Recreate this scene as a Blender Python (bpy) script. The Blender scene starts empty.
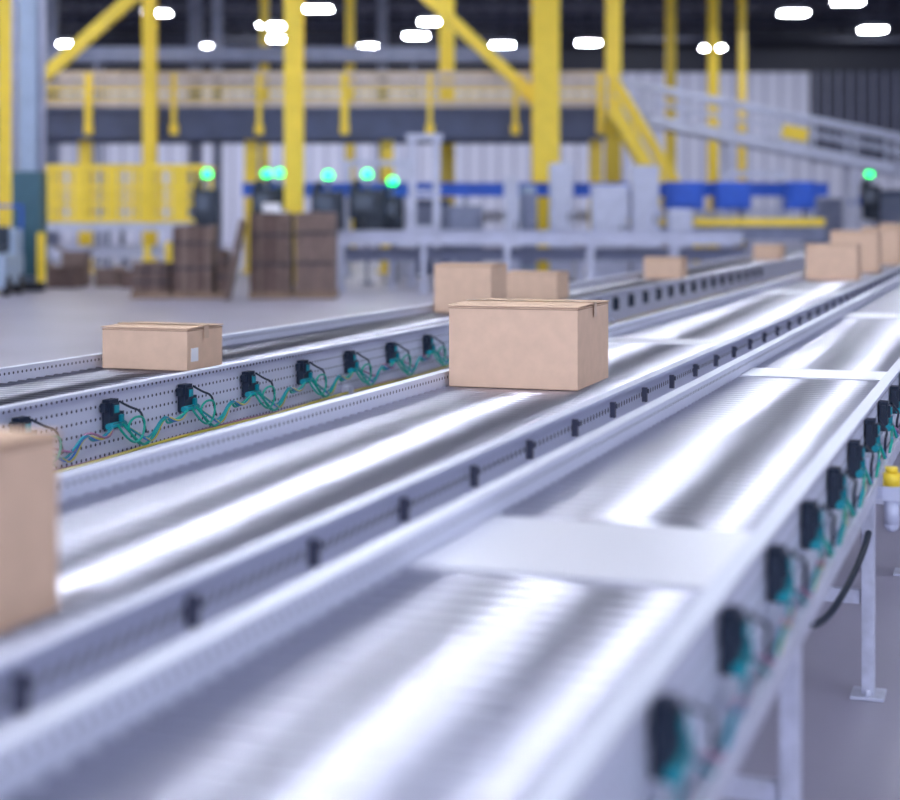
import bpy, bmesh, math, random
from mathutils import Vector, Matrix, Euler
random.seed(7)
scene = bpy.context.scene
COL = scene.collection

# ------------------------------------------------------------------ materials
def new_mat(name, color, rough=0.5, metal=0.0, noise=0.0, nscale=8.0, emit=None, es=0.0, bump=0.0, coat=0.0):
    m = bpy.data.materials.new(name); m.use_nodes = True
    nt = m.node_tree; b = nt.nodes["Principled BSDF"]
    b.inputs["Base Color"].default_value = (*color, 1)
    b.inputs["Roughness"].default_value = rough
    b.inputs["Metallic"].default_value = metal
    if coat: b.inputs["Coat Weight"].default_value = coat
    if emit:
        b.inputs["Emission Color"].default_value = (*emit, 1)
        b.inputs["Emission Strength"].default_value = es
    if noise > 0:
        tc = nt.nodes.new("ShaderNodeTexCoord")
        n = nt.nodes.new("ShaderNodeTexNoise"); n.inputs["Scale"].default_value = nscale
        n.inputs["Detail"].default_value = 5
        r = nt.nodes.new("ShaderNodeValToRGB")
        r.color_ramp.elements[0].position = 0.3; r.color_ramp.elements[1].position = 0.7
        r.color_ramp.elements[0].color = (*[c*(1-noise) for c in color], 1)
        r.color_ramp.elements[1].color = (*[min(1, c*(1+noise)) for c in color], 1)
        nt.links.new(tc.outputs["Object"], n.inputs["Vector"])
        nt.links.new(n.outputs["Fac"], r.inputs["Fac"])
        nt.links.new(r.outputs["Color"], b.inputs["Base Color"])
        if bump:
            bp = nt.nodes.new("ShaderNodeBump"); bp.inputs["Strength"].default_value = bump
            nt.links.new(n.outputs["Fac"], bp.inputs["Height"]); nt.links.new(bp.outputs["Normal"], b.inputs["Normal"])
    return m

def math_node(nt, op, a, b=None, c=None):
    n = nt.nodes.new("ShaderNodeMath"); n.operation = op
    for i, v in enumerate([a, b, c]):
        if v is None: continue
        if isinstance(v, (int, float)): n.inputs[i].default_value = v
        else: nt.links.new(v, n.inputs[i])
    return n.outputs[0]

def perforated_mat(name, color, rough, metal, period=0.034, rowp=0.05, z0=0.81, rad=0.0065, dark=(0.04,0.04,0.07)):
    m = new_mat(name, color, rough, metal)
    nt = m.node_tree; b = nt.nodes["Principled BSDF"]
    tc = nt.nodes.new("ShaderNodeTexCoord"); sp = nt.nodes.new("ShaderNodeSeparateXYZ")
    nt.links.new(tc.outputs["Object"], sp.inputs[0])
    def cell(o, p, off):
        t = math_node(nt, "DIVIDE", math_node(nt, "SUBTRACT", o, off), p)
        t = math_node(nt, "FRACT", t)
        return math_node(nt, "MULTIPLY", math_node(nt, "SUBTRACT", t, 0.5), p)
    a = cell(sp.outputs["Y"], period, 0.0); c = cell(sp.outputs["Z"], rowp, z0)
    d = math_node(nt, "SQRT", math_node(nt, "ADD", math_node(nt, "MULTIPLY", a, a), math_node(nt, "MULTIPLY", c, c)))
    f = math_node(nt, "LESS_THAN", d, rad)
    mx = nt.nodes.new("ShaderNodeMix"); mx.data_type = "RGBA"
    nt.links.new(f, mx.inputs["Factor"])
    mx.inputs["A"].default_value = (*color, 1); mx.inputs["B"].default_value = (*dark, 1)
    nt.links.new(mx.outputs["Result"], b.inputs["Base Color"])
    return m

M = {}
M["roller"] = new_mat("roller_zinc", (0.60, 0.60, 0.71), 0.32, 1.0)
M["roller_dark_refl"] = new_mat("roller_zinc_dark_reflection", (0.18, 0.18, 0.24), 0.32, 1.0)  # same zinc, with a dark ceiling reflection painted into its colour
M["rail"] = perforated_mat("perforated_rail", (0.66, 0.68, 0.80), 0.45, 0.25)
M["rail_slot"] = perforated_mat("slotted_rail", (0.60, 0.62, 0.76), 0.45, 0.25, period=0.045, rowp=0.13, z0=0.922, rad=0.011, dark=(0.05, 0.05, 0.09))
M["plate"] = new_mat("polished_plate", (0.80, 0.80, 0.90), 0.35, 0.3)
M["steel"] = new_mat("galvanised_steel", (0.58, 0.59, 0.70), 0.45, 0.3, 0.12, 20)
M["black"] = new_mat("dark_blue_plastic", (0.010, 0.020, 0.042), 0.45)
M["bracket"] = new_mat("bracket_steel", (0.08, 0.085, 0.13), 0.45)
M["teal"] = new_mat("teal_plastic", (0.0, 0.26, 0.32), 0.4)
M["green"] = new_mat("green_cable", (0.0, 0.36, 0.26), 0.4)
M["blue"] = new_mat("blue_cable", (0.02, 0.16, 0.5), 0.4)
M["purple"] = new_mat("mauve_cable", (0.30, 0.12, 0.24), 0.4)
M["yellowc"] = new_mat("yellow_cable", (0.6, 0.5, 0.05), 0.4)
M["card"] = new_mat("kraft_cardboard", (0.68, 0.465, 0.325), 0.85, 0, 0.05, 14, bump=0.03)
M["card_edge"] = new_mat("kraft_fold", (0.38, 0.24, 0.16), 0.9)
M["card_dark"] = new_mat("brown_cardboard", (0.145, 0.095, 0.085), 0.9, 0, 0.25, 6)
M["card_mid"] = new_mat("tan_cardboard", (0.22, 0.155, 0.135), 0.9, 0, 0.2, 6)
M["tape"] = new_mat("tan_tape", (0.57, 0.39, 0.26), 0.3)
M["paper"] = new_mat("white_paper", (0.8, 0.8, 0.84), 0.7)
M["yellow"] = new_mat("safety_yellow", (0.90, 0.64, 0.035), 0.4, 0, 0.06, 3)
M["paleblue"] = new_mat("pale_blue_paint", (0.32, 0.40, 0.54), 0.5, 0, 0.1, 3)
M["tealpaint"] = new_mat("dark_teal_paint", (0.03, 0.10, 0.14), 0.5, 0, 0.15, 3)
M["bluepaint"] = new_mat("bright_blue_paint", (0.01, 0.09, 0.55), 0.45, 0, 0.1, 3)
M["beam"] = new_mat("slate_beam_paint", (0.055, 0.07, 0.145), 0.5, 0, 0.15, 2)
M["white"] = new_mat("white_grey_paint", (0.52, 0.54, 0.68), 0.5, 0, 0.1, 3)
M["cream"] = new_mat("cream_rail_paint", (0.56, 0.45, 0.36), 0.5, 0, 0.1, 3)
M["grey"] = new_mat("mid_grey_paint", (0.20, 0.22, 0.33), 0.5, 0, 0.15, 3)
M["navy"] = new_mat("navy_steel", (0.012, 0.014, 0.038), 0.6, 0, 0.2, 2)
M["darkwall"] = new_mat("dark_louvre", (0.03, 0.03, 0.06), 0.6, 0, 0.2, 2)
M["lamp"] = new_mat("lamp_lens", (1, 1, 1), 0.4, emit=(0.87, 0.92, 1.0), es=62)
M["greenlamp"] = new_mat("green_signal", (0.0, 0.6, 0.3), 0.4, emit=(0.01, 1.0, 0.16), es=4.5)
M["screen"] = new_mat("screen_glass", (0.03, 0.05, 0.09), 0.1)
M["wood"] = new_mat("pallet_wood", (0.25, 0.17, 0.12), 0.8, 0, 0.3, 5)
M["rubber"] = new_mat("black_rubber", (0.02, 0.02, 0.025), 0.7)

M["floor"] = new_mat("polished_concrete", (0.33, 0.31, 0.40), 0.38, 0, 0.10, 0.6)
wm = new_mat("ribbed_wall_panel", (0.40, 0.40, 0.50), 0.6)
nt = wm.node_tree; b = nt.nodes["Principled BSDF"]
tc = nt.nodes.new("ShaderNodeTexCoord"); sp = nt.nodes.new("ShaderNodeSeparateXYZ")
nt.links.new(tc.outputs["Object"], sp.inputs[0])
fr = math_node(nt, "FRACT", math_node(nt, "DIVIDE", sp.outputs["X"], 0.95))
ln = math_node(nt, "LESS_THAN", fr, 0.2)
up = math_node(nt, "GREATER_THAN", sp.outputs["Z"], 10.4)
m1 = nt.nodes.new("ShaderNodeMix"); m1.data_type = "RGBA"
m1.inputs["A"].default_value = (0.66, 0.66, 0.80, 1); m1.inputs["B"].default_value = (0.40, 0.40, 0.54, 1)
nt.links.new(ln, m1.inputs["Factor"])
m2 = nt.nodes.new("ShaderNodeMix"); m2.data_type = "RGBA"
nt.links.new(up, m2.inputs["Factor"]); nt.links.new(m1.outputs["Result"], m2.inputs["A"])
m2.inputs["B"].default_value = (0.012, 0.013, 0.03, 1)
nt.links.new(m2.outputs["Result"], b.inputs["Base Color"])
M["wall"] = wm

# ------------------------------------------------------------------ mesh builder
class B:
    def __init__(s): s.bm = bmesh.new()
    def box(s, c, d, mat=0, rot=None):
        g = bmesh.ops.create_cube(s.bm, size=1.0)["verts"]
        mt = Matrix.Translation(c) @ ((rot.to_matrix().to_4x4() if isinstance(rot, Euler) else rot) if rot else Matrix.Identity(4)) @ Matrix.Diagonal((*d, 1))
        bmesh.ops.transform(s.bm, matrix=mt, verts=g)
        for f in {f for v in g for f in v.link_faces}: f.material_index = mat
        return s
    def bar(s, p1, p2, w, h=None, mat=0):
        h = h or w
        p1 = Vector(p1); p2 = Vector(p2); d = p2 - p1
        q = d.to_track_quat("Y", "Z").to_matrix().to_4x4()
        return s.box((p1 + p2) / 2, (w, d.length, h), mat, q)
    def cyl(s, p1, p2, r, seg=14, mat=0, r2=None, smooth=True):
        p1 = Vector(p1); p2 = Vector(p2); d = p2 - p1
        g = bmesh.ops.create_cone(s.bm, cap_ends=True, segments=seg, radius1=r, radius2=r if r2 is None else r2, depth=d.length)["verts"]
        mt = Matrix.Translation((p1 + p2) / 2) @ d.to_track_quat("Z", "Y").to_matrix().to_4x4()
        bmesh.ops.transform(s.bm, matrix=mt, verts=g)
        for f in {f for v in g for f in v.link_faces}:
            f.material_index = mat
            if smooth and len(f.verts) == 4: f.smooth = True
        return s
    def sph(s, c, r, mat=0, sc=(1, 1, 1)):
        g = bmesh.ops.create_uvsphere(s.bm, u_segments=16, v_segments=10, radius=r)["verts"]
        bmesh.ops.transform(s.bm, matrix=Matrix.Translation(c) @ Matrix.Diagonal((*sc, 1)), verts=g)
        for f in {f for v in g for f in v.link_faces}: f.material_index = mat; f.smooth = True
        return s
    def prof(s, pts, y0, y1, mat=0):
        a = [s.bm.verts.new((x, y0, z)) for x, z in pts]; c = [s.bm.verts.new((x, y1, z)) for x, z in pts]
        n = len(pts)
        for i in range(n):
            j = (i + 1) % n
            f = s.bm.faces.new((a[i], a[j], c[j], c[i])); f.material_index = mat
        s.bm.faces.new(a[::-1]).material_index = mat; s.bm.faces.new(c).material_index = mat
        return s
    def mesh(s, name, mats):
        bmesh.ops.recalc_face_normals(s.bm, faces=s.bm.faces)
        me = bpy.data.meshes.new(name); s.bm.to_mesh(me); s.bm.free()
        for m in mats: me.materials.append(M[m])
        return me
    def obj(s, name, mats, parent=None, loc=(0, 0, 0), bevel=0, label=None):
        me = s.mesh(name, mats)
        return put(name, me, parent, loc, bevel, label)

def put(name, me, parent=None, loc=(0, 0, 0), bevel=0, label=None, rz=0):
    o = bpy.data.objects.new(name, me); COL.objects.link(o); o.location = loc
    o.rotation_euler = (0, 0, rz)
    if parent: o.parent = parent
    if bevel:
        mo = o.modifiers.new("bevel", "BEVEL"); mo.width = bevel; mo.segments = 2; mo.limit_method = "ANGLE"
    if label: o["label"] = label
    return o

def thing(name, label, category, loc=(0, 0, 0), rz=0, group=None):
    e = bpy.data.objects.new(name, None); e.empty_display_size = 0.2
    COL.objects.link(e); e.location = loc; e.rotation_euler = (0, 0, rz)
    e["label"] = label; e["category"] = category
    if group: e["group"] = group
    return e
def tag(o, label, category, group=None):
    o["label"] = label; o["category"] = category
    if group: o["group"] = group
    return o
def copy_tree(src, loc, rz=None, label=None):
    n = src.copy(); COL.objects.link(n); n.location = loc
    if rz is not None: n.rotation_euler = (0, 0, rz)
    if label: n["label"] = label
    for ch in list(src.children):
        c = ch.copy(); COL.objects.link(c); c.parent = n
        for g in list(ch.children):
            k = g.copy(); COL.objects.link(k); k.parent = c
    return n

def tube_mesh(name, pts, r, mats):
    cu = bpy.data.curves.new(name, "CURVE"); cu.dimensions = "3D"; cu.bevel_depth = r; cu.bevel_resolution = 2; cu.resolution_u = 6
    sp_ = cu.splines.new("NURBS"); sp_.points.add(len(pts) - 1)
    for i, p in enumerate(pts): sp_.points[i].co = (*p, 1)
    sp_.order_u = 3; sp_.use_endpoint_u = True
    o = bpy.data.objects.new(name, cu); COL.objects.link(o)
    me = bpy.data.meshes.new_from_object(o); bpy.data.objects.remove(o); bpy.data.curves.remove(cu)
    me.name = name
    me.materials.clear()
    for m in mats: me.materials.append(M[m])
    for p in me.polygons: p.use_smooth = True
    return me

# ------------------------------------------------------------------ setting
def structure(o): o["kind"] = "structure"; return o
structure(B().box((0, 42, -0.1), (110, 130, 0.2)).obj("floor", ["floor"]))
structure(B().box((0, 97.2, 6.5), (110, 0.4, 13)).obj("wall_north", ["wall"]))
structure(B().box((-52, 42, 6.5), (0.4, 110, 13)).obj("wall_west", ["white"]))
structure(B().box((52, 42, 6.5), (0.4, 110, 13)).obj("wall_east", ["white"]))
structure(B().box((0, 42, 13.15), (110, 112, 0.3)).obj("ceiling", ["navy"]))
lv = B(); lv.box((0, 0, 7.7), (9, 0.15, 5.4))
for i in range(13): lv.box((-4.2 + i*0.7, -0.12, 7.7), (0.12, 0.1, 5.4), 1)
structure(lv.obj("trim_1", ["darkwall", "grey"], loc=(26.3, 96.9, 0)))

# ------------------------------------------------------------------ conveyors
THETA = math.atan(0.35625)
RT = 1.0
RR = 0.025
def module_meshes():
    b_ = B(); b_.box((0, 0, 0), (0.035, 0.065, 0.12)); b_.box((0.022, 0, 0.02), (0.012, 0.045, 0.05)); b_.box((0.02, 0, -0.045), (0.02, 0.055, 0.02)); b_.box((0.0, 0.058, -0.02), (0.025, 0.05, 0.05)); b_.box((0.0, -0.045, 0.03), (0.02, 0.03, 0.035))
    body = b_.mesh("control_module", ["black"])
    c_ = B()
    c_.cyl((0.02, -0.05, -0.045), (0.02, 0.075, -0.045), 0.013, 10); c_.box((0.024, 0.045, -0.02), (0.014, 0.02, 0.03)); c_.box((0.03, 0, 0.022), (0.006, 0.03, 0.03))
    con = c_.mesh("connector", ["teal"])
    return body, con
MOD, CON = module_meshes()
CAB = []
for k, (mt, sag, rr_) in enumerate([("green", 0.10, 0.0055), ("teal", 0.07, 0.005), ("blue", 0.085, 0.0045), ("yellowc", 0.09, 0.004), ("purple", 0.05, 0.005)]):
    CAB.append(tube_mesh("cable", [(0.03, 0.04, -0.04), (0.05, 0.12 + 0.02*k, -0.06 - sag*0.6), (0.04, 0.22 + 0.02*k, -0.06 - sag), (0.055, 0.34, -0.01 - sag*0.3), (0.045, 0.38 + 0.04*k, -0.10), (0.035, 0.57, -0.05)], rr_, [mt]))
CABW = tube_mesh("cable", [(0.03, 0.02, 0.05), (0.04, 0.08, 0.02), (0.05, 0.15, 0.0), (0.035, 0.2, -0.05), (0.035, 0.22, -0.1)], 0.005, ["black"])
CABL = tube_mesh("cable", [(0.03, 0.0, -0.04), (0.05, 0.07, -0.13), (0.05, 0.17, -0.12), (0.05, 0.19, -0.03), (0.045, 0.10, -0.02), (0.04, 0.05, -0.07), (0.04, 0.16, -0.14)], 0.005, ["green"])

def conveyor(label, xl, xr, y0, y1, plates=(), legs=(), rail_h=0.25, roller="roller", railm=("rail", "rail")):
    e = thing("roller_conveyor", label, "conveyor", rz=-THETA)
    xm = (xl + xr) / 2; w = xr - xl
    RTOP = 1.06; RB = RTOP - rail_h
    for sgn, x, rm in ((-1, xl, railm[0]), (1, xr, railm[1])):
        t = 0.004; fl = 0.045; o_ = sgn
        P = [(x, RB), (x, RTOP), (x + o_*fl, RTOP), (x + o_*fl, RTOP - 0.012), (x + o_*t, RTOP - t), (x + o_*t, RB + t), (x + o_*fl, RB + t), (x + o_*fl, RB)]
        B().prof(P, y0, y1).obj("side_rail", [rm], e)
    rl = B()
    rl.cyl((-w/2 + 0.006, 0, 0), (w/2 - 0.006, 0, 0), RR, 20)
    rme = rl.mesh("roller", [roller])
    ys = []; y = y0 + 0.05
    while y < y1 - 0.03:
        if not any(a - 0.02 < y < b_ + 0.02 for a, b_ in plates): ys.append(y)
        y += 0.0725
    for y in ys[:100]:
        put("roller", rme, e, (xm, y, RT - RR))
    if len(ys) > 100:
        rest = B()
        for y in ys[100:]:
            rest.cyl((xl + 0.006, y, RT - RR), (xr - 0.006, y, RT - RR), RR, 12)
        ro = rest.obj("roller_bed", [roller], e); ro["kind"] = "stuff"
    for a, b_ in plates:
        pb = B(); pb.box((xm, (a + b_)/2, RT - 0.002), (w - 0.012, b_ - a, 0.006)); pb.box((xm, a + 0.004, RT - 0.02), (w - 0.012, 0.008, 0.04)); pb.box((xm, b_ - 0.004, RT - 0.02), (w - 0.012, 0.008, 0.04))
        pb.obj("transfer_plate", ["plate"], e)
    cm = B(); y = y0 + 0.3
    while y < y1:
        cm.box((xm, y, RB + 0.04), (w - 0.004, 0.05, 0.06)); y += 1.0
    cm.obj("cross_member", ["steel"], e)
    for ly in legs:
        for sgn, x in ((-1, xl), (1, xr)):
            lg = B(); xx = x + sgn*0.03
            lg.box((xx, ly, (RB + 0.05)/2), (0.045, 0.07, RB + 0.05))
            lg.box((xx, ly, 0.006), (0.12, 0.14, 0.012)); lg.cyl((xx, ly + 0.05, 0.01), (xx, ly + 0.05, 0.035), 0.012, 8)
            lg.cyl((xx, ly - 0.05, 0.01), (xx, ly - 0.05, 0.035), 0.012, 8)
            lg.obj("leg", ["steel"], e, bevel=0.003)
        B().bar((xl, ly, 0.36), (xr, ly, 0.36), 0.035, 0.05).obj("leg_brace", ["steel"], e)
    return e

def modules(e, x, y0, n, z, step=0.61, loops=True, skip=4):
    for k in range(n):
        o = put("control_module", MOD, e, (x + 0.022, y0 + k*step, z))
        if k < 16:
            put("connector", CON, o)
            for j in (0, 1, 2, 3, 4):
                if (j + k) % skip != 1 or j == 0:
                    put("cable", CAB[(j + k) % 5], o)
            put("cable", CABW, o)
            if loops: put("cable", CABL, o)

near = conveyor("silver roller conveyor with wired control modules along its side", -1.24, -0.55, 0.5, 22, plates=((3.2, 3.8), (7.5, 7.9), (12.0, 12.6)), legs=(1.8, 3.9, 6.0, 8.1, 10.2, 12.3, 14.4, 16.5, 18.6), rail_h=0.24)
mid = conveyor("silver roller conveyor carrying the large cardboard carton", -2.38, -1.52, 0.5, 36, plates=((9.2, 9.6), (15.5, 16.1)), legs=(2, 5, 8, 11, 14, 17, 20, 23, 26, 29, 32), railm=("rail", "rail_slot"))
far = conveyor("roller conveyor with perforated side rail and green wiring", -4.30, -3.47, 0.5, 46, plates=(), legs=(2, 5, 8, 11, 14, 17, 20, 23, 26, 29, 32, 35, 38, 41), rail_h=0.29, roller="roller_dark_refl")
modules(far, -3.466, 2.55, 34, 0.95)
modules(near, -0.546, 1.26, 20, 0.93, loops=False, skip=2)
bk = B(); bk.box((0, 0, 0), (0.02, 0.022, 0.06)); bk.cyl((0.01, 0, 0.015), (0.018, 0, 0.015), 0.01, 10)
bkm = bk.mesh("mounting_bracket", ["bracket"])
for k in range(40): put("mounting_bracket", bkm, mid, (-1.506, 1.05 + 0.565*k, 0.985))
t = B(); t.bar((-0.482, 0.5, 0.80), (-0.482, 22, 0.80), 0.03, 0.055); t.obj("side_tube", ["steel"], near, bevel=0.004)
t = B(); t.bar((-0.53, 0.5, 0.79), (-0.53, 22, 0.79), 0.06, 0.02, 0)
t.obj("cable_tray", ["grey"], near)
for k, (mt, zz) in enumerate((("purple", 0.81), ("blue", 0.812), ("purple", 0.812))):
    pts = [(-0.545 + 0.016*k + 0.004*math.sin(i*1.7 + k), 0.5 + i*0.5, zz + 0.004*math.sin(i*2.3 + k)) for i in range(43)]
    put("cable", tube_mesh("cable", pts, 0.007, [mt]), near)
for k, mt in enumerate(("purple", "yellowc")):
    pts = [(-3.44 + 0.015*k, 0.6 + i*0.6, 0.785 + 0.008*math.sin(i*2.1 + k)) for i in range(60)]
    put("cable", tube_mesh("cable", pts, 0.006, [mt]), far)
put("power_cable", tube_mesh("power_cable", [(-0.53, 6.1, 0.80), (-0.51, 6.08, 0.66), (-0.52, 5.9, 0.56), (-0.55, 5.55, 0.49), (-0.58, 5.2, 0.46), (-0.62, 4.9, 0.50), (-0.70, 4.7, 0.84)], 0.012, ["black"]), near)
ar = B(); ar.box((-0.03, 0, 0.06), (0.05, 0.03, 0.04), 1); ar.box((0, 0, 0.06), (0.06, 0.06, 0.05), 1); ar.cyl((0, 0, -0.05), (0, 0, 0.04), 0.026, 16, 1); ar.sph((0, 0, -0.05), 0.026, 1)
ar.cyl((0, 0, 0.085), (0, 0, 0.13), 0.03, 16, 0); ar.cyl((0, 0, 0.13), (0, 0, 0.15), 0.022, 16, 0)
ar.obj("air_regulator", ["yellow", "white"], near, loc=(-0.42, 5.75, 0.725), label="air regulator with yellow cap")

# ------------------------------------------------------------------ cartons
def carton(lx, ly, w, dp, h, label, rot=0.0, z=RT, sticker=False, name="cardboard_box"):
    wx = lx*math.cos(THETA) + ly*math.sin(THETA); wy = -lx*math.sin(THETA) + ly*math.cos(THETA)
    e = thing(name, label, "box", (wx, wy, z), -THETA + rot, group="cardboard boxes on the conveyors")
    b_ = B(); b_.box((0, 0, h/2 - 0.004), (w, dp, h - 0.008))
    b_.obj("body", ["card"], e, bevel=0.004)
    f_ = B()
    f_.box((0, -dp/4 - 0.002, h - 0.001), (w + 0.012, dp/2 - 0.001, 0.006), 0, Euler((0.018, 0, 0)))
    f_.obj("top_flap", ["card"], e, bevel=0.002)
    f_ = B(); f_.box((0, dp/4 + 0.002, h), (w + 0.012, dp/2 - 0.001, 0.006), 0, Euler((-0.025, 0, 0)))
    f_.obj("top_flap", ["card"], e, bevel=0.002)
    s_ = B()
    s_.box((0, -dp/2 - 0.0004, h - 0.014), (w + 0.001, 0.002, 0.004)); s_.box((w/2 + 0.0004, 0, h - 0.014), (0.002, dp + 0.001, 0.004))
    s_.box((-w/2 - 0.0004, 0, h - 0.014), (0.002, dp + 0.001, 0.004))
    s_.obj("fold_line", ["card_edge"], e)
    t_ = B(); t_.box((0, 0, h + 0.0075), (w + 0.014, 0.05, 0.001)); t_.box((w/2 + 0.0067, 0, h - 0.025), (0.001, 0.05, 0.066)); t_.box((-w/2 - 0.0067, 0, h - 0.025), (0.001, 0.05, 0.066))
    t_.obj("packing_tape", ["tape"], e)
    if sticker:
        l_ = B(); l_.box((w/2 + 0.001, -dp*0.30, h*0.36), (0.002, 0.07, 0.065))
        l_.obj("shipping_label", ["paper"], e)
    return e

carton(-2.07, 6.89, 0.58, 0.58, 0.358, "large closed kraft cardboard box on the roller conveyor", rot=math.radians(1.0))
carton(-2.00, 2.385, 0.56, 0.46, 0.34, "plain kraft cardboard box close to the rail")
carton(-4.0, 6.99, 0.47, 0.36, 0.205, "low flat cardboard box with white sticker on its end", sticker=True)
carton(-4.03, 11.8, 0.46, 0.42, 0.37, "tall pale cardboard box on the perforated rail conveyor")
carton(-4.02, 13.6, 0.46, 0.40, 0.25, "smaller cardboard box following the tall pale one")
carton(-3.95, 18.7, 0.44, 0.42, 0.25, "small cardboard box alone on the roller conveyor")
carton(-3.95, 27.0, 0.46, 0.5, 0.26, "small distant cardboard box on the roller conveyor")
carton(-2.05, 19.1, 0.58, 0.5, 0.41, "wide pale cardboard box at the front of a row")
carton(-2.04, 21.7, 0.60, 0.6, 0.54, "tall cardboard box standing second in a row")
carton(-1.98, 25.2, 0.56, 0.6, 0.56, "tall cardboard box standing further down the row")
carton(-1.98, 28.4, 0.56, 0.6, 0.60, "tall brown cardboard box at the end of the row")

# ------------------------------------------------------------------ building steel
def hcol(x, y, w, z1, mat, label, name="steel_column", group="yellow steel columns", depth=None):
    e = thing(name, label, "column", (x, y, 0), group=group)
    dpt = depth or w
    b_ = B(); b_.box((0, -dpt/2 + 0.02, z1/2), (w, 0.04, z1)); b_.box((0, dpt/2 - 0.02, z1/2), (w, 0.04, z1)); b_.box((0, 0, z1/2), (0.05, dpt - 0.05, z1))
    b_.obj("shaft", [mat], e)
    p_ = B(); p_.box((0, 0, 0.02), (w + 0.25, dpt + 0.25, 0.04))
    for sx in (-1, 1):
        for sy in (-1, 1): p_.cyl((sx*(w/2 + 0.07), sy*(dpt/2 + 0.07), 0.04), (sx*(w/2 + 0.07), sy*(dpt/2 + 0.07), 0.1), 0.025, 8)
    p_.obj("base_plate", ["grey"], e)
    return e
for (x, y, w) in ((-3.9, 40, 0.46), (-8.85, 47.2, 0.38), (-12.5, 45.4, 0.5), (2.75, 46, 0.76), (-0.1, 52.5, 0.5), (-3.75, 60, 0.32), (5.4, 53, 0.5), (-6.95, 60, 0.3), (11.5, 70, 0.42), (12.95, 71, 0.32), (9.1, 66, 0.4), (-19.5, 70, 0.5)):
    hcol(x, y, w, 13.0, "yellow", "tall safety-yellow steel column rising to the roof")
for (x, y, w) in ((-8.8, 60.5, 0.35), (-2.7, 64, 0.4), (-10.5, 66, 0.5), (-15, 60, 0.5)):
    hcol(x, y, w, 13.0, "grey", "slim grey steel column rising to the roof", group="grey steel columns")

e = hcol(-9.72, 37, 0.42, 13.0, "paleblue", "pale blue steel column with teal and yellow guards", group=None)
b_ = B(); b_.box((0, -0.30, 1.55), (0.66, 0.06, 2.4)); b_.box((0.30, 0, 1.55), (0.06, 0.62, 2.4)); b_.box((-0.30, 0, 1.55), (0.06, 0.62, 2.4)); b_.obj("column_guard", ["tealpaint"], e, bevel=0.02, label="dark teal guard")
b_ = B(); b_.box((0.36, -0.36, 0.7), (0.16, 0.16, 1.3)); b_.box((0, -0.4, 0.12), (0.9, 0.1, 0.2), 1); b_.obj("impact_bumper", ["yellow", "rubber"], e, label="yellow impact bumper")
for (px, pr) in ((0.32, 0.08), (-0.32, 0.07)):
    B().cyl((px, -0.1, 2.75), (px, -0.1, 13), pr, 12).obj("downpipe", ["white"], e)

def brace(p1, p2, label):
    b_ = B(); b_.bar(p1, p2, 0.28, 0.34)
    b_.bar(Vector(p1), Vector(p1) + (Vector(p2) - Vector(p1)).normalized()*0.9, 0.34, 0.42)
    b_.bar(Vector(p2), Vector(p2) - (Vector(p2) - Vector(p1)).normalized()*0.9, 0.34, 0.42)
    o = b_.obj("diagonal_brace", ["yellow"]); tag(o, label, "brace", "yellow diagonal braces")
brace((-12.2, 45, 4.95), (-3.2, 45, 13.0), "yellow diagonal steel brace above the mezzanine")
brace((2.6, 46.4, 5.0), (-5.9, 46.4, 13.0), "yellow diagonal steel brace meeting a wide column")

# mezzanine
mz = thing("mezzanine_walkway", "slate steel mezzanine walkway with yellow and cream handrails", "mezzanine", (0, 48, 0))
b_ = B(); b_.box((-9.6, 0, 4.5), (28.5, 0.25, 0.95)); b_.box((-9.6, -0.1, 4.92), (28.5, 0.25, 0.10)); b_.box((-9.6, -0.1, 4.05), (28.5, 0.25, 0.08)); b_.obj("edge_beam", ["beam"], mz)
B().box((-9.6, 3, 4.5), (28.5, 0.25, 0.95)).obj("edge_beam", ["beam"], mz)
B().box((-9.6, 1.5, 4.94), (28.5, 3.1, 0.06)).obj("deck", ["grey"], mz)
for side_y in (-0.12, 3.12):
    B().bar((-23.8, side_y, 5.95), (4.65, side_y, 5.95), 0.07, 0.20).obj("handrail", ["cream"], mz)
    B().bar((-23.8, side_y, 5.5), (4.65, side_y, 5.5), 0.05, 0.09).obj("mid_rail", ["yellow"], mz)
    B().bar((-23.8, side_y, 5.08), (4.65, side_y, 5.08), 0.03, 0.18).obj("toe_board", ["cream"], mz)
for i in range(12):
    b_ = B(); x = 4.5 - i*2.55; b_.box((x, -0.2, 5.1), (0.22 if i % 3 == 0 else 0.14, 0.1, 1.75)); b_.box((x, -0.2, 4.3), (0.26, 0.06, 0.3)); b_.obj("railing_post", ["yellow"], mz)
for x in (4.4, -1.9, -6.0, -11.0, -16):
    b_ = B(); b_.box((x, 0.35, 2.0), (0.38, 0.3, 4.04)); b_.box((x, 0.35, 0.03), (0.6, 0.5, 0.06)); b_.obj("support_post", ["yellow"], mz)

st = thing("staircase", "yellow steel staircase from the mezzanine with handrails", "stairs", (4.75, 47.3, 0))
for y in (-0.5, 0.5):
    b_ = B(); b_.bar((0, y, 4.9), (2.9, y, 0.02), 0.06, 0.32); b_.obj("stringer", ["yellow"], st)
    b_ = B(); b_.bar((0, y, 5.95), (2.9, y, 1.1), 0.09, 0.12); b_.bar((0, y, 5.5), (2.9, y, 0.6), 0.05, 0.06)
    for k in range(5):
        f_ = k/4; b_.bar((2.9*f_, y, 4.9 - 4.88*f_), (2.9*f_, y, 5.95 - 4.85*f_), 0.08)
    b_.obj("handrail", ["yellow"], st)
for k in range(18):
    B().box((0.08 + 2.8*k/18, 0, 4.7 - 4.65*k/18), (0.24, 0.96, 0.04)).obj("tread", ["grey"], st)

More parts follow.
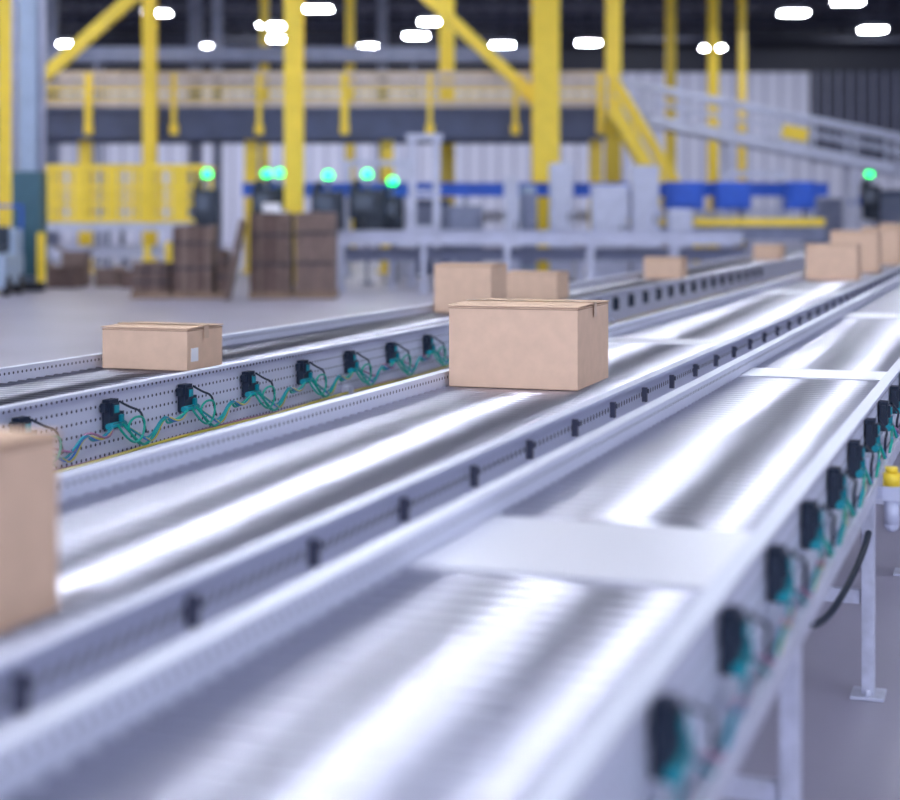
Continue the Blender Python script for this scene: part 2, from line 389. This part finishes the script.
ic = thing("inclined_conveyor", "pale grey inclined conveyor gantry descending from the mezzanine", "conveyor", (4.9, 50.5, 0))
def inc(f): return Vector((15.5*f, 0, 5.0 - 3.1*f))
for y in (-0.55, 0.55):
    b_ = B()
    b_.bar(inc(0) + Vector((0, y, 0)), inc(1) + Vector((0, y, 0)), 0.08, 0.34)
    b_.obj("side_rail", ["white"], ic)
    b_ = B(); b_.bar(inc(0) + Vector((0, y, 1.05)), inc(1) + Vector((0, y, 1.05)), 0.08, 0.16); b_.bar(inc(0) + Vector((0, y, 0.6)), inc(1) + Vector((0, y, 0.6)), 0.05, 0.07)
    for k in range(13):
        p = inc(k/12); b_.bar(p + Vector((0, y, 0)), p + Vector((0, y, 1.05)), 0.08)
    b_.obj("guard_rail", ["white"], ic)
b_ = B(); b_.bar(inc(0), inc(1), 1.0, 0.06); b_.obj("belt", ["grey"], ic)
for f_ in (0.25, 0.5, 0.75, 0.98):
    p = inc(f_); b_ = B()
    for y in (-0.5, 0.5): b_.box((p.x, y, p.z/2), (0.14, 0.14, p.z))
    b_.box((p.x, 0, p.z*0.5), (0.1, 1.0, 0.1)); b_.obj("support_frame", ["white"], ic)
b_ = B(); b_.box((5.85, -0.64, 4.3), (0.8, 0.06, 0.42), 0, Euler((0, 0.2, 0))); b_.box((5.85, -0.60, 4.3), (0.9, 0.04, 0.5), 1, Euler((0, 0.2, 0))); b_.obj("warning_plate", ["yellow", "white"], ic, label="plain yellow warning plate")

pf = thing("fenced_platform", "low grey platform enclosed by yellow guard fence", "platform", (-9.2, 44, 0))
b_ = B(); b_.box((0, 0, 1.42), (5.2, 2.0, 0.2)); b_.obj("deck", ["white"], pf)
for x in (-2.4, 0, 2.4):
    for y in (-0.9, 0.9): B().box((x, y, 0.66), (0.12, 0.12, 1.32)).obj("support_leg", ["grey"], pf)
b_ = B()
for z in (1.62, 2.05, 2.5, 3.05): b_.box((0, -0.98, z), (5.2, 0.06, 0.12))
for i in range(24): b_.box((-2.55 + i*0.222, -0.98, 2.3), (0.08 if i % 4 else 0.3, 0.05, 1.5))
b_.obj("guard_fence", ["yellow"], pf)
b_ = B()
for z in (1.62, 2.3, 3.05): b_.box((0, 0.98, z), (5.2, 0.06, 0.1))
for i in range(8): b_.box((-2.55 + i*0.72, 0.98, 2.3), (0.1, 0.05, 1.5))
b_.obj("guard_fence", ["yellow"], pf)

def cross_conv(x0, x1, y, z, mat, label, h=0.3, w=0.9, guard=None, legstep=1.9, legmat="white"):
    e = thing("cross_conveyor", label, "conveyor", (0, y, 0), group="background cross conveyors")
    for s in (-1, 1):
        b_ = B(); b_.box(((x0 + x1)/2, s*w/2, z - h/2), (x1 - x0, 0.06, h)); b_.box(((x0 + x1)/2, s*(w/2 + 0.03), z - 0.02), (x1 - x0, 0.12, 0.04)); b_.obj("side_rail", [mat], e)
    b_ = B(); x = x0 + 0.1
    while x < x1: b_.cyl((x, -w/2 + 0.02, z - 0.06), (x, w/2 - 0.02, z - 0.06), 0.045, 8); x += 0.16
    o = b_.obj("roller_bed", ["roller"], e); o["kind"] = "stuff"
    x = x0 + 0.3
    while x < x1:
        b_ = B()
        for s in (-1, 1): b_.box((x, s*(w/2), (z - h)/2), (0.1, 0.1, z - h)); b_.box((x, s*w/2, 0.015), (0.22, 0.2, 0.03))
        b_.box((x, 0, z*0.35), (0.07, w, 0.07)); b_.obj("leg", [legmat], e); x += legstep
    if guard:
        b_ = B(); b_.box(((x0 + x1)/2, -w/2 - 0.06, z + 0.12), (x1 - x0, 0.06, 0.2))
        b_.obj("guard_rail", [guard], e)
    return e
cross_conv(-2.8, 6.6, 36.6, 1.40, "white", "pale grey roller conveyor crossing in front of the mezzanine", 0.32)
cross_conv(-3.2, 7.0, 38.3, 0.95, "grey", "low grey roller conveyor crossing the hall", 0.28, legstep=1.5)
cross_conv(3.7, 9.6, 41.5, 1.45, "grey", "grey conveyor with long yellow guard rail", 0.35, guard="yellow")
cross_conv(-5.6, 10.2, 43.6, 2.62, "bluepaint", "raised conveyor with bright blue side panels", 0.36, legmat="grey")
cross_conv(-14.5, -6.3, 41.6, 0.95, "white", "pale conveyor beneath the yellow fence", 0.3)
cross_conv(14.5, 26, 58, 2.4, "bluepaint", "raised blue conveyor near the far wall", 0.3)
cross_conv(-2.0, 9.0, 55, 1.9, "white", "pale grey conveyor under the mezzanine", 0.4)
cross_conv(-24, 3.5, 57, 7.7, "grey", "high level grey conveyor above the mezzanine", 0.5, legstep=5.6, legmat="grey")

for (x, w) in ((6.05, 0.95), (7.3, 0.9), (9.05, 0.7)):
    e = thing("blue_drive_housing", "bright blue drive housing above the yellow guard rail", "machine", (x, 41.5, 1.45), group="blue drive housings")
    b_ = B(); b_.box((0, 0, 0.80), (w, 0.7, 0.72)); b_.box((0, -0.37, 0.80), (w*0.8, 0.04, 0.5)); b_.obj("housing", ["bluepaint"], e, bevel=0.04)
    for s in (-1, 1):
        for q in (-0.3, 0.3): B().box((s*w*0.38, q, 0.22), (0.08, 0.08, 0.46)).obj("stand", ["white"], e)

def portal(x, y, w, h, label):
    e = thing("portal_frame", label, "frame", (x, y, 0), group="pale portal frames")
    for s in (-1, 1):
        b_ = B(); b_.box((s*w/2, 0, h/2), (0.18, 0.18, h)); b_.box((s*w/2, 0, 0.02), (0.4, 0.4, 0.04)); b_.obj("post", ["white"], e)
    B().box((0, 0, h - 0.08), (w + 0.3, 0.22, 0.16)).obj("crossbar", ["white"], e)
    for q in (0.62, 0.38): B().box((0, 0, h*q), (w, 0.12, 0.12)).obj("crossbar", ["white"], e)
portal(-0.63, 39.5, 0.6, 3.75, "narrow pale grey portal frame beside the conveyors")
portal(-2.1, 45.3, 1.6, 3.3, "pale grey portal frame over the conveyor line")
portal(8.6, 45.4, 1.5, 3.0, "pale grey portal frame over the conveyor line")

def cabinet(x, y, w, h, mat, label):
    e = thing("machine_cabinet", label, "cabinet", (x, y, 0), group="machine cabinets")
    B().box((0, 0, h/2 + 0.05), (w, 0.6, h - 0.1)).obj("body", [mat], e, bevel=0.03)
    B().box((0, 0, 0.05), (w*0.92, 0.54, 0.1)).obj("plinth", ["black"], e)
    b_ = B(); b_.box((0, -0.315, h*0.55), (w*0.86, 0.03, h*0.75)); b_.obj("door", ["grey" if mat != "white" else "white"], e)
    b_ = B(); b_.box((w*0.3, -0.35, h*0.55), (0.04, 0.04, 0.2)); b_.obj("door_handle", ["black"], e)
for (x, y, w, h, mt) in ((1.55, 40.6, 0.35, 2.7, "white"), (2.0, 41.2, 0.4, 2.5, "paleblue"), (2.9, 41.8, 0.6, 3.1, "white"), (4.0, 40.2, 0.9, 2.5, "white"), (4.9, 40.4, 0.7, 3.0, "white"), (5.75, 40.1, 0.6, 1.9, "white"), (0.4, 42.0, 0.9, 2.0, "grey"), (-5.0, 46.6, 1.4, 2.4, "grey"), (-0.6, 46.6, 1.2, 2.2, "beam"), (12.2, 52.5, 1.2, 2.3, "grey"), (15.2, 54.5, 1.4, 2.6, "beam")):
    cabinet(x, y, w, h, mt, "upright painted steel machine cabinet beside the conveyors")

def station(x, y, ztop, w, label):
    e = thing("signal_station", label, "control station", (x, y, 0), group="signal stations")
    b_ = B(); b_.cyl((0, 0, 0), (0, 0, ztop - 0.12), 0.045, 10); b_.cyl((0, 0, 0), (0, 0, 0.05), 0.2, 14); b_.obj("pole", ["grey"], e)
    b_ = B(); b_.box((0, -0.12, ztop - 0.75), (w, 0.35, 0.75)); b_.box((w*0.2, -0.1, ztop - 1.3), (w*0.6, 0.3, 0.45)); b_.cyl((-w*0.25, -0.1, ztop - 1.5), (-w*0.25, -0.1, ztop - 1.0), 0.12, 12); b_.cyl((-w*0.4, -0.1, ztop - 0.4), (-w*0.2, -0.1, ztop - 0.15), 0.1, 10); b_.obj("control_box", ["black"], e, bevel=0.04)
    b_ = B(); b_.box((-w*0.1, -0.31, ztop - 0.7), (w*0.5, 0.03, 0.36)); b_.obj("display", ["screen"], e)
    b_ = B(); b_.cyl((0, 0, ztop - 0.12), (0, 0, ztop - 0.07), 0.09, 12, 1); b_.sph((0, 0, ztop), 0.12, 0); b_.obj("signal_lamp", ["greenlamp", "black"], e)
for (x, y, z, w) in ((-5.95, 39.2, 2.75, 0.6), (-4.5, 42.3, 2.85, 1.0), (-3.0, 39.4, 2.72, 0.8), (-2.1, 40.6, 2.78, 0.9), (-1.5, 41.7, 2.62, 0.6), (-4.7, 41.0, 2.8, 0.7), (13.9, 53, 3.1, 0.6)):
    station(x, y, z, w, "dark control station on a pole with green signal lamp")

e = thing("tow_tractor", "blue and dark warehouse tow tractor beside the pale blue column", "vehicle", (-10.05, 35.2, 0))
b_ = B(); b_.box((0, 0, 0.55), (0.95, 1.6, 0.7)); b_.box((0, 0.5, 1.15), (0.9, 0.6, 0.6)); b_.box((0, -0.75, 0.35), (0.95, 0.15, 0.4)); b_.obj("chassis", ["paleblue"], e, bevel=0.06)
b_ = B(); b_.box((0, -0.1, 1.0), (0.6, 0.5, 0.14)); b_.box((0, 0.18, 1.25), (0.6, 0.1, 0.5)); b_.obj("seat", ["black"], e, bevel=0.03)
for sx in (-0.42, 0.42):
    for sy in (-0.5, 0.5): B().cyl((sx - 0.08, sy, 0.22), (sx + 0.08, sy, 0.22), 0.22, 18).obj("wheel", ["rubber"], e)
b_ = B(); b_.cyl((0, -0.6, 0.9), (0, -0.45, 1.35), 0.03, 8); b_.cyl((-0.2, -0.45, 1.35), (0.2, -0.45, 1.35), 0.025, 8); b_.obj("steering_handle", ["black"], e)
b_ = B()
for sx in (-0.42, 0.42):
    b_.box((sx, 0.75, 1.2), (0.06, 0.06, 1.5))
b_.box((0, 0.75, 1.95), (0.9, 0.06, 0.06)); b_.obj("mast", ["bluepaint"], e)

def pallet(x, y, w, d):
    e = thing("wooden_pallet", "wooden pallet under a bundle of flattened cartons", "pallet", (x, y, 0), group="wooden pallets")
    b_ = B()
    for k in range(3): b_.box((0, -d/2 + 0.05 + k*(d/2 - 0.05), 0.055), (w, 0.1, 0.11))
    for k in range(7): b_.box((-w/2 + 0.06 + k*(w - 0.12)/6, 0, 0.125), (0.1, d, 0.03))
    b_.obj("deck_boards", ["wood"], e)
def bundle(x, y, w, d, h, label, z=0.14, mat="card_dark", n=14, lean=0.0, paper=False):
    e = thing("cardboard_bundle", label, "cardboard", (x, y, z), group="bundles of flattened cartons")
    b_ = B()
    for k in range(n):
        hh = h*(0.94 + 0.06*random.random()); xx = -w/2 + w*(k + 0.5)/n
        b_.box((xx, random.uniform(-0.03, 0.03), hh/2), (w/n*0.86, d*random.uniform(0.95, 1.0), hh), random.choice((0, 0, 1)), Euler((0, lean, 0)))
    b_.obj("flattened_sheets", [mat, "card_mid"], e)
    for q in (0.35, 0.72): B().box((0, 0, h*q), (w*1.02, d*1.07, 0.03)).obj("strap", ["black"], e)
    if paper:
        b_ = B(); b_.box((0, -d*0.2, h + 0.1), (w*0.45, 0.05, 0.2), 0, Euler((0.2, 0, 0.2))); b_.box((0.1, 0, h + 0.02), (w*0.5, d*0.5, 0.04)); b_.obj("paper_sheet", ["paper"], e)
pallet(-6.25, 34, 0.85, 1.2); pallet(-5.25, 34, 1.05, 1.2); pallet(-3.75, 34, 0.9, 1.2); pallet(-2.82, 34, 0.85, 1.2)
bundle(-6.28, 34, 0.75, 1.05, 0.62, "low dark brown bundle of flattened cartons on a pallet", n=10)
bundle(-5.40, 34, 0.82, 1.05, 1.42, "tall dark brown bundle of flattened cartons on a pallet", n=10)
bundle(-4.80, 34, 0.20, 0.9, 0.9, "short bundle of brown carton sheets beside a taller one", z=0.14, n=3)
bundle(-3.77, 34, 0.84, 1.1, 1.66, "tall brown bundle of flattened cartons with papers on top", n=10, paper=True)
bundle(-2.83, 34, 0.82, 1.1, 1.72, "tall tan bundle of flattened cartons on a pallet", n=10, mat="card_mid")
b_ = B(); b_.box((0, 0, 0.80), (0.05, 0.9, 1.7), 0, Euler((0, 0.2, 0)))
o = b_.obj("cardboard_sheet", ["card_mid"], loc=(-4.44, 33.1, 0.03)); tag(o, "tan cardboard sheet leaning between two bundles", "cardboard")
for (x, y, w, h, mt) in ((-9.25, 38.5, 0.7, 0.5, "card_dark"), (-8.35, 39.0, 0.5, 0.45, "card_mid"), (-7.6, 38.4, 0.5, 0.42, "card_dark"), (-9.3, 39.8, 0.6, 0.85, "card_mid")):
    e = thing("open_carton", "small open brown carton standing on the floor", "box", (x, y, 0), random.uniform(-0.3, 0.3), group="open cartons on the floor")
    b_ = B(); t_ = 0.02
    b_.box((0, 0, 0.01), (w, w*0.8, 0.02))
    for s in (-1, 1): b_.box((s*w/2, 0, h/2), (t_, w*0.8, h)); b_.box((0, s*w*0.4, h/2), (w, t_, h))
    b_.obj("body", [mt], e)
    for s in (-1, 1): B().box((s*(w/2 + 0.09), 0, h + 0.05), (0.24, w*0.76, 0.015), 0, Euler((0, s*-0.5, 0))).obj("flap", ["card_mid"], e)
bo = B(); bo.cyl((0, 0, 0), (0, 0, 1.0), 0.09, 14); bo.sph((0, 0, 1.0), 0.09); bo.cyl((0, 0, 0), (0, 0, 0.03), 0.16, 14)
bm_ = bo.mesh("safety_bollard", ["yellow"])
for (x, y) in ((-7.6, 40.2), (-7.1, 40.4)):
    tag(put("safety_bollard", bm_, loc=(x, y, 0)), "round yellow safety bollard on the floor", "bollard", "yellow bollards")

# ------------------------------------------------------------------ roof trusses and lamps
def truss(y):
    b_ = B(); L = 44
    b_.box((0, 0, 12.85), (2*L, 0.2, 0.2)); b_.box((0, 0, 11.6), (2*L, 0.18, 0.18))
    x = -L
    while x < L:
        b_.bar((x, 0, 11.6), (x + 1.1, 0, 12.8), 0.08); b_.bar((x + 1.1, 0, 12.8), (x + 2.2, 0, 11.6), 0.08); x += 2.2
    o = b_.obj("roof_truss", ["navy"], loc=(0, y, 0)); tag(o, "dark navy steel roof truss with zigzag webbing", "truss", "roof trusses")
for y in (55.5, 65, 74, 82, 90): truss(y)

lm = thing("high_bay_lamp", "rectangular white high bay lamp hanging from the roof", "lamp", (-5.4, 65.6, 10.2), group="high bay lamps")
b_ = B(); b_.box((0, 0, 0.08), (1.1, 0.8, 0.12)); b_.box((0, 0, 0.18), (0.5, 0.4, 0.1)); b_.obj("housing", ["white"], lm)
B().box((0, 0, 0), (1.04, 0.74, 0.06)).obj("diffuser", ["lamp"], lm)
for q in (-0.45, 0.45): B().cyl((q, 0, 0.12), (q, 0, 2.82), 0.015, 6).obj("hanging_rod", ["grey"], lm)
for (x, y) in ((3.9, 65.6), (14.4, 67), (15.8, 63.5), (-12.3, 67), (-0.8, 70), (19.3, 73), (-1.6, 75.5), (6.8, 78.6), (-4.0, 80.5), (2.6, 79.5), (13.3, 81), (-19, 79), (-12, 80.5), (-19.8, 85), (-9.2, 82), (-8.2, 76.8), (-8.0, 71.5), (-9.6, 88)):
    copy_tree(lm, (x, y, 10.2))
for x in (-23, -12.5, -2, 8.5):
    for y in (-8, -2, 4, 10, 16, 22, 28, 34, 40, 46, 52):
        copy_tree(lm, (x, y, 10.2))
for x in (-36, -24, -12, 0, 12, 24, 36):  # unseen fill spots, added to brighten the back wall
    ld = bpy.data.lights.new("added_wall_fill", "SPOT"); ld.energy = 1200; ld.spot_size = math.radians(110); ld.spot_blend = 0.8; ld.shadow_soft_size = 0.15; ld.color = (0.85, 0.9, 1.0)
    lo = bpy.data.objects.new("added_wall_fill", ld); COL.objects.link(lo); lo.location = (x, 85, 11.3)
    lo.rotation_euler = (Vector((x, 97, 4.5)) - lo.location).to_track_quat("-Z", "Y").to_euler()

# ------------------------------------------------------------------ world and camera
w = bpy.data.worlds.new("world"); scene.world = w; w.use_nodes = True
w.node_tree.nodes["Background"].inputs["Color"].default_value = (0.68, 0.75, 1.0, 1)
w.node_tree.nodes["Background"].inputs["Strength"].default_value = 1.8

cam = bpy.data.cameras.new("camera"); co = bpy.data.objects.new("camera", cam); COL.objects.link(co)
co.location = (0, 0, 1.75); co.rotation_euler = (math.radians(90), 0, 0)
cam.lens = 64; cam.sensor_width = 36; cam.shift_y = -185/900
cam.clip_end = 300
cam.dof.use_dof = True; cam.dof.focus_distance = 7.0; cam.dof.aperture_fstop = 1.25
scene.camera = co
scene.view_settings.view_transform = "Standard"
scene.view_settings.look = "None"
scene.view_settings.exposure = 0.62
